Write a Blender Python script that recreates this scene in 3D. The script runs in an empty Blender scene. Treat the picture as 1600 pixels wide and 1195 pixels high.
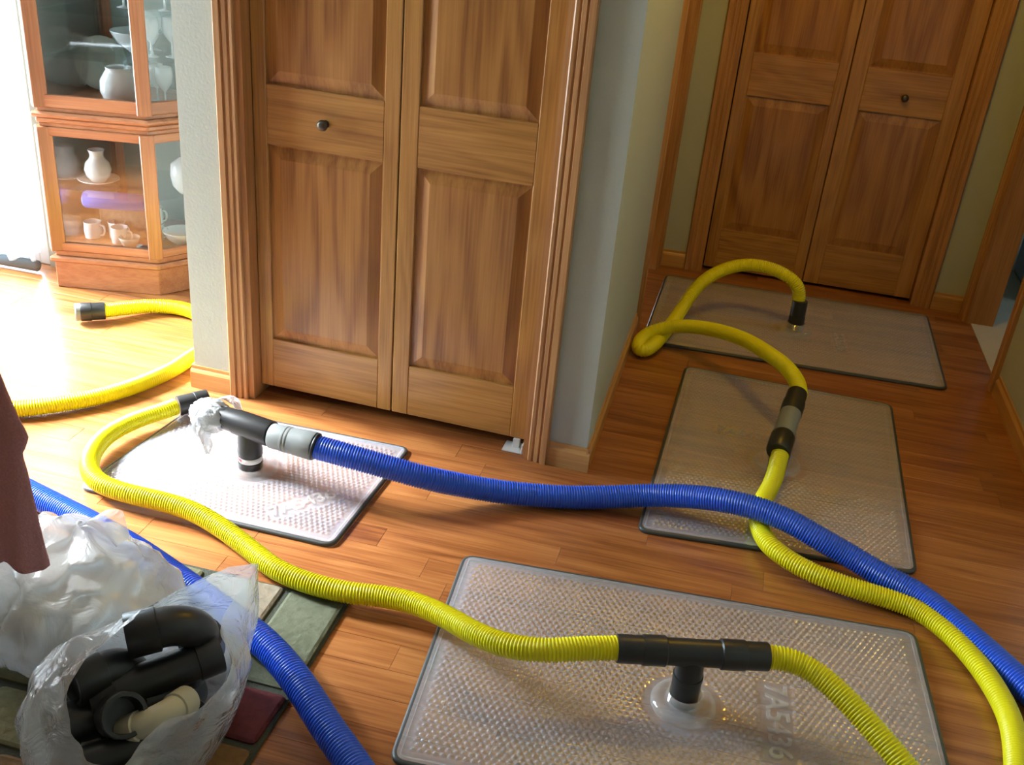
import bpy, bmesh, math, random
from mathutils import Vector, Matrix, noise
random.seed(7)
S = bpy.context.scene
COL = S.collection
PI = math.pi

# ------------------------------------------------------------------ camera, world, lights, exposure
cam_d = bpy.data.cameras.new('camera'); cam = bpy.data.objects.new('camera', cam_d); COL.objects.link(cam)
cam_d.sensor_fit = 'HORIZONTAL'; cam_d.sensor_width = 36.0; cam_d.lens = 36.0 * 1581.84 / 1600.0
cam_d.clip_start = 0.02
RIGHT = Vector((0.96737999, 0.23933953, 0.08302134)); DOWN = Vector((0.18144493, -0.42591113, -0.88638448))
FWD = Vector((-0.17678713, 0.87253441, -0.45544485))
m3 = Matrix((RIGHT, -DOWN, -FWD)).transposed()
cam.matrix_world = Matrix.Translation((0, 0, 1.6)) @ m3.to_4x4()
S.camera = cam

W = bpy.data.worlds.new('overcast_sky'); S.world = W; W.use_nodes = True
bg = W.node_tree.nodes['Background']; bg.inputs[0].default_value = (0.72, 0.89, 1.0, 1); bg.inputs[1].default_value = 40.0

def area(name, loc, rot, sx, sy, power, color, portal=False):
    d = bpy.data.lights.new(name, 'AREA'); d.shape = 'RECTANGLE'; d.size = sx; d.size_y = sy
    d.energy = power; d.color = color
    if portal: d.cycles.is_portal = True
    o = bpy.data.objects.new(name, d); o.location = loc; o.rotation_euler = rot; COL.objects.link(o); return o
# daylight portals at the real openings (they add no light, they only guide the sky sampling)
area('patio_door_portal', (-3.46, 2.50, 1.06), (0, -PI/2, 0), 2.05, 1.5, 1, (1, 1, 1), True)
area('rear_door_portal', (-2.98, 3.43, 1.06), (-PI/2, 0, 0), 0.72, 2.05, 1, (1, 1, 1), True)
def point(name, loc, power, color, r):
    d = bpy.data.lights.new(name, 'POINT'); d.energy = power; d.color = color; d.shadow_soft_size = r
    o = bpy.data.objects.new(name, d); o.location = loc; COL.objects.link(o); return o
sd = bpy.data.lights.new('hazy_sun', 'SUN'); sd.energy = 70.0; sd.angle = math.radians(22); sd.color = (0.94, 0.98, 1.0)
so = bpy.data.objects.new('hazy_sun', sd); so.rotation_euler = Vector((1.0, -0.09, -0.90)).to_track_quat('-Z', 'Y').to_euler(); COL.objects.link(so)
HALL = point('hall_lamp_bulb', (0.18, 3.10, 2.26), 27.0, (1.0, 0.60, 0.04), 0.05)
point('side_room_daylight', (2.2, 4.5, 2.0), 16.0, (0.55, 0.75, 1.0), 0.15)  # added point light standing in for the side room's window daylight
S.view_settings.view_transform = 'Standard'; S.view_settings.look = 'None'
S.view_settings.gamma = 1.0; S.view_settings.use_curve_mapping = False
S.view_settings.exposure = 0.0
S.cycles.max_bounces = 10; S.cycles.diffuse_bounces = 6; S.cycles.transparent_max_bounces = 24
S.cycles.sample_clamp_indirect = 6.0
S.cycles.use_denoising = True

# ------------------------------------------------------------------ helpers
def tag(o, label=None, cat=None, group=None, kind=None):
    if label: o['label'] = label
    if cat: o['category'] = cat
    if group: o['group'] = group
    if kind: o['kind'] = kind
    return o
def empty(name, loc=(0, 0, 0), rz=0.0, **k):
    o = bpy.data.objects.new(name, None); o.location = loc; o.rotation_euler = (0, 0, rz)
    o.empty_display_size = 0.05; COL.objects.link(o); return tag(o, **k)
def link(name, me, mat, parent=None, loc=None, rz=None, **k):
    o = bpy.data.objects.new(name, me); COL.objects.link(o)
    if mat and not me.materials: me.materials.append(mat)
    if parent: o.parent = parent
    if loc: o.location = loc
    if rz is not None: o.rotation_euler = (0, 0, rz)
    return tag(o, **k)
def mesh(name, vs, fs, smooth=False):
    me = bpy.data.meshes.new(name); me.from_pydata([tuple(v) for v in vs], [], fs); me.update()
    if smooth: me.polygons.foreach_set('use_smooth', [True] * len(me.polygons))
    return me
def fix(me):
    bm = bmesh.new(); bm.from_mesh(me); bmesh.ops.recalc_face_normals(bm, faces=bm.faces); bm.to_mesh(me); bm.free(); return me
def boxes(name, lst, bevel=0.0, seg=1):
    """lst of (x0,x1,y0,y1,z0,z1) joined in one mesh"""
    bm = bmesh.new()
    for x0, x1, y0, y1, z0, z1 in lst:
        r = bmesh.ops.create_cube(bm, size=1.0)
        for v in r['verts']:
            v.co = Vector((x0 + (v.co.x + .5) * (x1 - x0), y0 + (v.co.y + .5) * (y1 - y0), z0 + (v.co.z + .5) * (z1 - z0)))
    if bevel > 0: bmesh.ops.bevel(bm, geom=list(bm.edges), offset=bevel, segments=seg, affect='EDGES', profile=0.6)
    me = bpy.data.meshes.new(name); bm.to_mesh(me); bm.free(); return me
def box(name, b, mat, parent=None, bevel=0.0, seg=1, **k):
    return link(name, boxes(name, [b], bevel, seg), mat, parent, **k)
def catmull(pts, n=12, closed=False):
    P = [Vector(p) for p in pts]; out = []
    N = len(P)
    rng = range(N) if closed else range(N - 1)
    for i in rng:
        if closed: a, b, c, d = P[i-1], P[i], P[(i+1) % N], P[(i+2) % N]
        else: b, c = P[i], P[i+1]; a = P[i-1] if i else b*2 - c; d = P[i+2] if i+2 < N else c*2 - b
        for j in range(n):
            t = j / n
            out.append(0.5 * ((2*b) + (c-a)*t + (2*a - 5*b + 4*c - d)*t*t + (3*b - a - 3*c + d)*t**3))
    if not closed: out.append(P[-1].copy())
    return out
def smooth_pts(P, it=3):
    for _ in range(it):
        P = [P[0]] + [(P[i-1] + 2*P[i] + P[i+1]) / 4 for i in range(1, len(P)-1)] + [P[-1]]
    return P
def arc_resample(P, step):
    L = [0.0]
    for i in range(1, len(P)): L.append(L[-1] + (P[i] - P[i-1]).length)
    n = max(2, int(L[-1] / step)); out = []; k = 0
    for i in range(n + 1):
        s = L[-1] * i / n
        while k < len(L) - 2 and L[k+1] < s: k += 1
        d = L[k+1] - L[k]
        out.append(P[k].lerp(P[k+1], (s - L[k]) / d if d > 1e-9 else 0))
    return out
def frames(P):
    T = []
    for i in range(len(P)):
        a = P[max(0, i-1)]; b = P[min(len(P)-1, i+1)]; T.append((b - a).normalized())
    up = Vector((0, 0, 1))
    if abs(T[0].dot(up)) > .95: up = Vector((0, 1, 0))
    u = (up - T[0] * up.dot(T[0])).normalized(); out = []
    for t in T:
        u = (u - t * u.dot(t)).normalized(); out.append((u, t.cross(u)))
    return out, T
def sweep(name, P, radii, seg=18, caps=True):
    fr, T = frames(P); vs = []; fs = []
    for p, (u, w), r in zip(P, fr, radii):
        for k in range(seg):
            a = 2*PI*k/seg; vs.append(p + (u*math.cos(a) + w*math.sin(a)) * r)
    for i in range(len(P)-1):
        for k in range(seg):
            fs.append((i*seg+k, i*seg+(k+1) % seg, (i+1)*seg+(k+1) % seg, (i+1)*seg+k))
    if caps:
        fs.append(tuple(range(seg))[::-1]); fs.append(tuple((len(P)-1)*seg + k for k in range(seg)))
    return fix(mesh(name, vs, fs, True))
def corrugated(name, ctrl, r, pitch=0.0074, d=0.0029, seg=20):
    P = smooth_pts(arc_resample(smooth_pts(catmull(ctrl, 14), 6), 0.012), 6)
    P = arc_resample(catmull(P, 6), pitch / 4)
    rad = [(r, r, r - d, r - d)[i % 4] for i in range(len(P))]
    me = sweep(name, P, rad, seg)
    return me
def stepped(name, a, b, prof, seg=28):
    """prof: list of (t along a->b in metres, radius): a lathe about the line a->b"""
    a = Vector(a); b = Vector(b); d = (b - a).normalized()
    up = Vector((0, 0, 1)) if abs(d.z) < .9 else Vector((0, 1, 0))
    u = (up - d * up.dot(d)).normalized(); w = d.cross(u); vs = []; fs = []; n = len(prof)
    for t, r in prof:
        for k in range(seg): vs.append(a + d*t + (u*math.cos(2*PI*k/seg) + w*math.sin(2*PI*k/seg)) * r)
    for i in range(n-1):
        for k in range(seg): fs.append((i*seg+k, i*seg+(k+1) % seg, (i+1)*seg+(k+1) % seg, (i+1)*seg+k))
    fs.append(tuple(range(seg))[::-1]); fs.append(tuple((n-1)*seg + k for k in range(seg)))
    return fix(mesh(name, vs, fs, True))
def lathe(name, prof, seg=32, z0=0.0):
    vs = []; fs = []
    for r, z in prof:
        for k in range(seg):
            a = 2*PI*k/seg; vs.append((r*math.cos(a), r*math.sin(a), z + z0))
    for i in range(len(prof)-1):
        for k in range(seg):
            fs.append((i*seg+k, i*seg+(k+1) % seg, (i+1)*seg+(k+1) % seg, (i+1)*seg+k))
    return fix(mesh(name, vs, fs, True))
def prism(name, poly, z0, z1, bevel=0):
    n = len(poly); vs = [(x, y, z0) for x, y in poly] + [(x, y, z1) for x, y in poly]
    fs = [tuple(range(n))[::-1], tuple(range(n, 2*n))] + [(i, (i+1) % n, n+(i+1) % n, n+i) for i in range(n)]
    me = fix(mesh(name, vs, fs))
    if bevel:
        bm = bmesh.new(); bm.from_mesh(me); bmesh.ops.bevel(bm, geom=list(bm.edges), offset=bevel, segments=1, affect='EDGES'); bm.to_mesh(me); bm.free()
    return me
def auto_sharp(me, ang=40):
    me.polygons.foreach_set('use_smooth', [True] * len(me.polygons))
    bm = bmesh.new(); bm.from_mesh(me)
    for e in bm.edges:
        if len(e.link_faces) == 2 and e.calc_face_angle(0) > math.radians(ang): e.smooth = False
    bm.to_mesh(me); bm.free(); return me

# ------------------------------------------------------------------ materials
def newmat(name):
    m = bpy.data.materials.new(name); m.use_nodes = True; nt = m.node_tree
    return m, nt, nt.nodes['Principled BSDF'], nt.nodes['Material Output']
def plain(name, col, rough=0.5, spec=0.5, bump=0, bscale=60, var=0.0, metal=0.0, coat=0.0):
    m, nt, p, out = newmat(name)
    p.inputs['Base Color'].default_value = (*col, 1); p.inputs['Roughness'].default_value = rough
    p.inputs['Specular IOR Level'].default_value = spec; p.inputs['Metallic'].default_value = metal
    p.inputs['Coat Weight'].default_value = coat
    if bump or var:
        tc = nt.nodes.new('ShaderNodeTexCoord'); n = nt.nodes.new('ShaderNodeTexNoise')
        n.inputs['Scale'].default_value = bscale; n.inputs['Detail'].default_value = 3
        nt.links.new(tc.outputs['Object'], n.inputs['Vector'])
        if bump:
            b = nt.nodes.new('ShaderNodeBump'); b.inputs['Strength'].default_value = bump; b.inputs['Distance'].default_value = 0.004
            nt.links.new(n.outputs['Fac'], b.inputs['Height']); nt.links.new(b.outputs['Normal'], p.inputs['Normal'])
        if var:
            mx = nt.nodes.new('ShaderNodeMix'); mx.data_type = 'RGBA'
            mx.inputs[6].default_value = (*[c*(1-var) for c in col], 1); mx.inputs[7].default_value = (*[min(1, c*(1+var)) for c in col], 1)
            nt.links.new(n.outputs['Fac'], mx.inputs[0]); nt.links.new(mx.outputs[2], p.inputs['Base Color'])
    return m
def wood(name, dark, mid, light, axis, ring=2.2, rings=9.0, rough=0.35, coat=0.25, spread=0.0, cw=0.46, amp=0.11):
    """grain running along axis (0,1,2); rings = cathedral figure; spread = tone change from piece to piece"""
    m, nt, p, out = newmat(name); N = nt.nodes.new; L = nt.links.new
    tc = N('ShaderNodeTexCoord'); oi = N('ShaderNodeObjectInfo')
    off = N('ShaderNodeVectorMath'); off.operation = 'SCALE'; off.inputs[0].default_value = (37, 51, 23); L(oi.outputs['Random'], off.inputs['Scale'])
    add = N('ShaderNodeVectorMath'); add.operation = 'ADD'; L(tc.outputs['Object'], add.inputs[0]); L(off.outputs[0], add.inputs[1])
    mp = N('ShaderNodeMapping'); sc = [ring*2.6]*3; sc[axis] = ring*0.42; mp.inputs['Scale'].default_value = sc; L(add.outputs[0], mp.inputs['Vector'])
    n1 = N('ShaderNodeTexNoise'); n1.inputs['Scale'].default_value = 1.0; n1.inputs['Detail'].default_value = 2.0; n1.inputs['Distortion'].default_value = 0.3; L(mp.outputs[0], n1.inputs['Vector'])
    mul = N('ShaderNodeMath'); mul.operation = 'MULTIPLY'; mul.inputs[1].default_value = rings*6.28; L(n1.outputs['Fac'], mul.inputs[0])
    sn = N('ShaderNodeMath'); sn.operation = 'SINE'; L(mul.outputs[0], sn.inputs[0])
    mp2 = N('ShaderNodeMapping'); sc2 = [170.0]*3; sc2[axis] = 5.0; mp2.inputs['Scale'].default_value = sc2; L(add.outputs[0], mp2.inputs['Vector'])
    n2 = N('ShaderNodeTexNoise'); n2.inputs['Scale'].default_value = 1.0; n2.inputs['Detail'].default_value = 3.0; L(mp2.outputs[0], n2.inputs['Vector'])
    mp3 = N('ShaderNodeMapping'); sc3 = [38.0]*3; sc3[axis] = 1.5; mp3.inputs['Scale'].default_value = sc3; L(add.outputs[0], mp3.inputs['Vector'])
    n3 = N('ShaderNodeTexNoise'); n3.inputs['Scale'].default_value = 1.0; n3.inputs['Detail'].default_value = 2.0; L(mp3.outputs[0], n3.inputs['Vector'])
    a1 = N('ShaderNodeMath'); a1.operation = 'MULTIPLY_ADD'; a1.inputs[1].default_value = amp; L(sn.outputs[0], a1.inputs[0]); L(n2.outputs['Fac'], a1.inputs[2])
    a2 = N('ShaderNodeMath'); a2.operation = 'MULTIPLY_ADD'; a2.inputs[1].default_value = 0.8; L(n3.outputs['Fac'], a2.inputs[0]); L(a1.outputs[0], a2.inputs[2])
    a3 = N('ShaderNodeMath'); a3.operation = 'MULTIPLY_ADD'; a3.inputs[1].default_value = spread; L(oi.outputs['Random'], a3.inputs[0]); L(a2.outputs[0], a3.inputs[2])
    cr = N('ShaderNodeValToRGB'); e = cr.color_ramp.elements
    c0 = 0.9 + spread/2
    e[0].position = 0; e[0].color = (*dark, 1); e[1].position = 1; e[1].color = (*light, 1)
    k = cr.color_ramp.elements.new(0.5); k.color = (*mid, 1)
    mr = N('ShaderNodeMapRange'); mr.inputs['From Min'].default_value = c0 - cw - spread/2; mr.inputs['From Max'].default_value = c0 + cw + spread/2
    L(a3.outputs[0], mr.inputs['Value']); L(mr.outputs[0], cr.inputs['Fac']); L(cr.outputs['Color'], p.inputs['Base Color'])
    b = N('ShaderNodeBump'); b.inputs['Strength'].default_value = 0.12; b.inputs['Distance'].default_value = 0.001
    L(n2.outputs['Fac'], b.inputs['Height']); L(b.outputs['Normal'], p.inputs['Normal'])
    p.inputs['Roughness'].default_value = rough; p.inputs['Coat Weight'].default_value = coat; p.inputs['Coat Roughness'].default_value = 0.2
    return m
def film(name, alpha, col, rough, gloss=1.0, bump=0.0, bscale=30, tint=(1, 1, 1), translucent=0.0, f0=0.05):
    """thin clear plastic: part of the light goes straight through, part scatters in the milky film, and the skin reflects by Fresnel"""
    m, nt, p, out = newmat(name); N = nt.nodes.new; L = nt.links.new
    nt.nodes.remove(p)
    df = N('ShaderNodeBsdfDiffuse'); df.inputs[0].default_value = (*col, 1)
    tr = N('ShaderNodeBsdfTransparent'); tr.inputs[0].default_value = (*tint, 1)
    gl = N('ShaderNodeBsdfGlossy'); gl.inputs['Roughness'].default_value = rough; gl.inputs[0].default_value = (gloss, gloss, gloss, 1)
    lw = N('ShaderNodeLayerWeight'); lw.inputs[0].default_value = 0.5
    pw = N('ShaderNodeMath'); pw.operation = 'POWER'; pw.inputs[1].default_value = 5.0; L(lw.outputs['Facing'], pw.inputs[0])
    fr = N('ShaderNodeMath'); fr.operation = 'MULTIPLY_ADD'; fr.inputs[1].default_value = 1 - f0; fr.inputs[2].default_value = f0; L(pw.outputs[0], fr.inputs[0])
    src = df.outputs[0]
    if translucent:
        tl = N('ShaderNodeBsdfTranslucent'); tl.inputs[0].default_value = (*col, 1)
        m2 = N('ShaderNodeMixShader'); m2.inputs[0].default_value = translucent; L(src, m2.inputs[1]); L(tl.outputs[0], m2.inputs[2]); src = m2.outputs[0]
    mx = N('ShaderNodeMixShader'); mx.inputs[0].default_value = alpha
    L(tr.outputs[0], mx.inputs[1]); L(src, mx.inputs[2])
    mg = N('ShaderNodeMixShader'); L(fr.outputs[0], mg.inputs[0]); L(mx.outputs[0], mg.inputs[1]); L(gl.outputs[0], mg.inputs[2])
    L(mg.outputs[0], out.inputs['Surface'])
    if bump:
        tc = N('ShaderNodeTexCoord'); n = N('ShaderNodeTexNoise'); n.inputs['Scale'].default_value = bscale; n.inputs['Detail'].default_value = 4; n.inputs['Distortion'].default_value = 1.2
        L(tc.outputs['Object'], n.inputs['Vector']); b = N('ShaderNodeBump'); b.inputs['Strength'].default_value = bump; b.inputs['Distance'].default_value = 0.02
        L(n.outputs['Fac'], b.inputs['Height'])
        for q in (df, gl, lw): L(b.outputs['Normal'], q.inputs['Normal'])
    return m
def pane_mat(name, refl=0.08, tint=(1, 1, 1), graz=0.7):
    m, nt, p, out = newmat(name); N = nt.nodes.new; L = nt.links.new
    tr = N('ShaderNodeBsdfTransparent'); tr.inputs[0].default_value = (*tint, 1); g = N('ShaderNodeBsdfGlossy'); g.inputs['Roughness'].default_value = 0.03
    lw = N('ShaderNodeLayerWeight'); lw.inputs[0].default_value = 0.25
    mul = N('ShaderNodeMath'); mul.operation = 'MULTIPLY_ADD'; mul.inputs[1].default_value = graz; mul.inputs[2].default_value = refl; L(lw.outputs['Fresnel'], mul.inputs[0])
    mx = N('ShaderNodeMixShader'); L(mul.outputs[0], mx.inputs[0]); L(tr.outputs[0], mx.inputs[1]); L(g.outputs[0], mx.inputs[2]); L(mx.outputs[0], out.inputs['Surface'])
    return m
OAK = dict(dark=(0.23, 0.095, 0.020), mid=(0.38, 0.180, 0.042), light=(0.49, 0.255, 0.068))
M = {}
M['oak_v'] = wood('oak_vertical_grain', axis=2, **OAK)
M['oak_h'] = wood('oak_horizontal_grain', axis=0, **OAK)
M['oak_y'] = wood('oak_grain_along_hall', axis=1, **OAK)
M['oak_panel'] = wood('oak_panel', (0.20, 0.075, 0.017), (0.33, 0.142, 0.034), (0.41, 0.195, 0.050), 2, ring=1.9, rings=7, amp=0.24)
M['trim'] = wood('oak_trim', (0.26, 0.11, 0.035), (0.40, 0.19, 0.065), (0.50, 0.26, 0.10), 2, rings=5, rough=0.5, coat=0.08)
M['base_h'] = wood('oak_baseboard', (0.34, 0.17, 0.055), (0.47, 0.25, 0.085), (0.56, 0.32, 0.12), 0, rings=4)
M['base_y'] = wood('oak_baseboard_hall', (0.34, 0.17, 0.055), (0.47, 0.25, 0.085), (0.56, 0.32, 0.12), 1, rings=4)
M['floor'] = wood('floor_planks', (0.16, 0.046, 0.012), (0.30, 0.105, 0.029), (0.42, 0.175, 0.055), 0, ring=3.0, rings=5, rough=0.34, coat=0.5, spread=0.30, cw=0.25)
M['cherry_v'] = wood('cabinet_wood', (0.20, 0.070, 0.030), (0.30, 0.115, 0.050), (0.38, 0.165, 0.075), 2, rings=4)
M['cherry_h'] = wood('cabinet_wood_rail', (0.20, 0.070, 0.030), (0.30, 0.115, 0.050), (0.38, 0.165, 0.075), 0, rings=4)
M['wall'] = plain('sage_wall_paint', (0.42, 0.44, 0.375), 0.85, 0.2, bump=0.22, bscale=110)
M['rear'] = plain('rear_wall_darkened', (0.22, 0.17, 0.12), 0.9)  # darkened so the unseen wall bounces less daylight into the hall
M['ceiling'] = plain('ceiling_darkened', (0.42, 0.36, 0.28), 0.9, 0.2, bump=0.3, bscale=60)  # unseen ceiling toned down to weaken the bounced daylight
M['dark'] = plain('closet_shade', (0.06, 0.05, 0.045), 0.9)  # shade of the closed closet put into the colour
M['subfloor'] = plain('subfloor', (0.10, 0.05, 0.025), 0.8)
M['yellow'] = plain('yellow_hose_plastic', (0.74, 0.69, 0.008), 0.36, 0.3)
M['blue'] = plain('blue_hose_plastic', (0.014, 0.095, 0.70), 0.28, 0.5)
M['black'] = plain('black_plastic', (0.016, 0.017, 0.018), 0.38, 0.5)
M['grey'] = plain('grey_rubber', (0.20, 0.215, 0.21), 0.5, 0.4)
M['rim'] = plain('mat_edge_seal', (0.045, 0.05, 0.05), 0.45, 0.5)
M['mat'] = film('clear_dimpled_plastic', 0.37, (0.62, 0.66, 0.74), 0.15, f0=0.12)
M['port'] = film('clear_port_plastic', 0.20, (0.75, 0.75, 0.75), 0.06)
M['emboss'] = film('clear_raised_lettering', 0.24, (0.7, 0.68, 0.65), 0.08)
M['bag'] = film('translucent_bag_film', 0.48, (0.78, 0.86, 0.92), 0.16, bump=0.8, bscale=14, translucent=0.35)
M['bag2'] = film('milky_bag_film', 0.62, (0.80, 0.83, 0.84), 0.22, bump=0.7, bscale=11, translucent=0.3)
M['wrap'] = film('white_plastic_wrap', 0.88, (0.58, 0.62, 0.64), 0.25, bump=0.6, bscale=40, translucent=0.2)
M['cream'] = plain('cream_plastic', (0.50, 0.49, 0.36), 0.45)
M['label_w'] = plain('label_white', (0.8, 0.8, 0.8), 0.4)
M['label_r'] = plain('label_red', (0.65, 0.06, 0.08), 0.4)
M['bronze'] = plain('bronze_knob', (0.10, 0.085, 0.065), 0.35, metal=0.8)
M['steel'] = plain('white_steel', (0.6, 0.6, 0.58), 0.4, metal=0.2)
M['glass'] = pane_mat('window_glass', 0.04)
M['cabglass'] = pane_mat('cabinet_glass', 0.10)
M['crystal'] = film('cut_glass', 0.40, (0.75, 0.82, 0.84), 0.05)
M['china'] = plain('white_china', (0.82, 0.84, 0.82), 0.2)
M['china_g'] = plain('pale_green_china', (0.45, 0.55, 0.50), 0.25)
M['bluecloth'] = plain('blue_cloth', (0.03, 0.11, 0.55), 0.8)
M['cabback'] = plain('cabinet_back_reflection', (0.30, 0.42, 0.42), 0.4)  # teal colour stands in for reflections in a mirrored back
M['shelfglass'] = pane_mat('shelf_glass', 0.02, (0.96, 1.0, 0.99), 0.25)
M['carpet'] = plain('beige_carpet', (0.55, 0.48, 0.36), 0.95, 0.1, bump=1.0, bscale=250, var=0.2)
M['frame_w'] = plain('white_window_frame', (0.8, 0.82, 0.83), 0.4)
M['curtain'] = film('sheer_white_curtain', 0.75, (0.85, 0.87, 0.87), 0.6, 0.2, translucent=0.6)
M['jacket'] = plain('reddish_brown_cloth', (0.56, 0.27, 0.27), 0.9, 0.15, bump=0.5, bscale=220, var=0.25)
M['chair'] = plain('dark_chair_wood', (0.12, 0.05, 0.025), 0.4)
M['box_grey'] = plain('pale_grey_plastic', (0.42, 0.47, 0.52), 0.5)
M['olive'] = plain('grey_olive_packing', (0.30, 0.30, 0.24), 0.6)
M['rug_base'] = plain('rug_base', (0.065, 0.07, 0.055), 0.95, 0.1, bump=0.8, bscale=200)
RUGC = {'beige': (0.23, 0.195, 0.145), 'green': (0.12, 0.13, 0.088), 'maroon': (0.085, 0.022, 0.024), 'brown': (0.19, 0.11, 0.05), 'olive': (0.16, 0.155, 0.09)}
for k_, c_ in RUGC.items(): M['rug_' + k_] = plain('rug_' + k_, c_, 0.95, 0.1, bump=1.0, bscale=55, var=0.3)

# ------------------------------------------------------------------ setting: floor with planks
floor = box('floor', (-3.45, 1.19, -2.05, 5.20, -0.06, -0.011), M['subfloor'])
tag(floor, 'reddish brown strip wood floor under the hoses and mats', 'floor', kind='structure')
PW = 0.0826
plank_mesh = {}
for L_ in (0.45, 0.62, 0.8, 0.98, 1.2):
    plank_mesh[L_] = boxes('floor_plank', [(0, L_ - 0.0005, 0.0002, PW - 0.0002, -0.011, 0.0)], 0.0006)
    plank_mesh[L_].materials.append(M['floor'])
row0 = 2.107 - 16 * PW; nplank = 0; rest = []
rnd = random.Random(3)
for r in range(46):
    y = row0 + r * PW
    x = -3.43 - rnd.random() * 0.6
    if y > 3.3: x = -0.42 - rnd.random() * 0.3 if y > 3.78 else -3.43 - rnd.random()*0.6
    while x < 1.05:
        L_ = rnd.choice((0.45, 0.62, 0.8, 0.98, 1.2, 0.98))
        if r == 16 and x > -0.9 and x < 0: L_ = min(plank_mesh, key=lambda q: abs(x + q + 0.268))
        hid = (x > -1.5 and x + L_ < -0.33 and y > 2.8) or (x + L_ < -2.75 and y < 2.4) or (x < -2.0 and x + L_ < -1.55 and y < 1.25)
        if nplank < 298 and not hid:
            o = bpy.data.objects.new('floor_plank', plank_mesh[L_]); o.location = (x, y, 0); o.parent = floor; COL.objects.link(o); nplank += 1
        else: rest.append((x, x + L_ - 0.0012, y + .0005, y + PW - .0005, -0.011, 0.0))
        x += L_
y_end = row0 + 46 * PW
for yy in range(14):          # boards behind the camera, laid the same way
    y = row0 - (yy + 1) * PW * 2
    if y > -2.0: rest.append((-3.43, 1.05, y + .0005, y + PW*2 - .0005, -0.011, 0))
if rest: link('floor_plank_remainder', boxes('floor_plank_remainder', rest), M['floor'], floor, kind='stuff')

# closet wall stands 1.8 degrees off square
CL = (-0.28, 2.591, 0.0); CR = math.radians(-1.79)
def clobj(name, me, mat, **k): return link(name, me, mat, None, loc=CL, rz=CR, **k)
tag(clobj('wall_front_closet', boxes('wall_front_closet', [(-1.30, -1.105, 0, 0.11, 0, 2.44), (-0.177, 0.0, 0, 0.11, 0, 2.44), (-1.105, -0.177, 0, 0.11, 2.05, 2.44)]), M['wall']),
    'sage grey wall around the front bifold closet', 'wall', kind='structure')
tag(link('wall_closet_side', boxes('wall_closet_side', [(-1.585, -1.475, 2.74, 3.80, 0, 2.44)]), M['wall']), 'side wall of the front closet facing the china cabinet', 'wall', kind='structure')
tag(box('wall_closet_inside', (-1.475, -0.40, 3.30, 3.36, 0, 2.44), M['dark']), 'inner wall of the front closet, its shade put into the colour', 'wall', kind='structure')
HALLL = -0.28
tag(link('wall_hall_left', boxes('wall_hall_left', [(-0.39, HALLL, 2.703, 3.76, 0, 2.44), (-0.39, HALLL, 4.46, 4.62, 0, 2.44), (-0.39, HALLL, 3.76, 4.46, 2.05, 2.44)]), M['wall']),
    'warm lit left wall of the hallway', 'wall', kind='structure')
FY = 4.51
tag(link('wall_hall_end', boxes('wall_hall_end', [(-0.28, -0.095, FY, FY + .11, 0, 2.44), (0.875, 1.075, FY, FY + .11, 0, 2.44), (-0.095, 0.875, FY, FY + .11, 2.05, 2.44), (-0.39, 1.185, FY + .6, FY + .64, 0, 2.44), (-0.39, -0.28, FY + .11, FY + .6, 0, 2.44)]), M['wall']),
    'end wall of the hallway around the far bifold closet', 'wall', kind='structure')
RX = 1.075
tag(link('wall_right', boxes('wall_right', [(RX, RX + .11, -2.05, 3.75, 0, 2.44), (RX, RX + .11, 4.42, FY + .64, 0, 2.44), (RX, RX + .11, 3.75, 4.42, 2.05, 2.44)]), M['wall']),
    'right hallway wall in shade', 'wall', kind='structure')
tag(link('wall_back_left', boxes('wall_back_left', [(-3.51, -3.35, 3.32, 3.42, 0, 2.44), (-2.61, -2.56, 3.32, 3.42, 0, 2.44), (-3.35, -2.61, 3.32, 3.42, 2.1, 2.44), (-2.60, -2.56, 3.42, 3.90, 0, 2.44), (-2.60, -1.475, 3.80, 3.90, 0, 2.44)]), M['wall']),
    'pale wall behind the china cabinet', 'wall', kind='structure')
tag(link('wall_left', boxes('wall_left', [(-3.51, -3.40, -2.05, 1.75, 0, 2.44), (-3.51, -3.40, 3.25, 3.42, 0, 2.44), (-3.51, -3.40, 1.75, 3.25, 2.10, 2.44)]), M['wall']),
    'left wall around the patio door, outside the picture', 'wall', kind='structure')
tag(link('wall_rear', boxes('wall_rear', [(-3.51, RX + .11, -2.10, -2.0, 0, 2.44)]), M['rear']),
    'rear wall behind the viewer', 'wall', kind='structure')
tag(box('ceiling', (-3.51, RX + .11, -2.10, FY + .64, 2.44, 2.50), M['ceiling']), 'ceiling above the picture, darkened to cut bounce light', 'ceiling', kind='structure')
# room beyond the right-hand doorway
tag(box('floor_side_room', (RX + .02, 3.2, 3.4, 6.0, -0.06, 0.004), M['carpet']), 'beige carpet in the room past the right doorway', 'floor', kind='structure')
tag(link('wall_side_room', boxes('wall_side_room', [(3.2, 3.3, 3.4, 6.0, 0, 2.44), (RX + .11, 3.2, 5.9, 6.0, 0, 2.44), (RX + .11, 3.2, 3.4, 3.45, 0, 2.44), (RX + .11, RX + .15, FY + .64, 6.0, 0, 2.44), (RX + .11, 3.3, 3.4, 6.0, 2.44, 2.5)]), M['wall']),
    'walls of the side room past the right doorway', 'wall', kind='structure')

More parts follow.
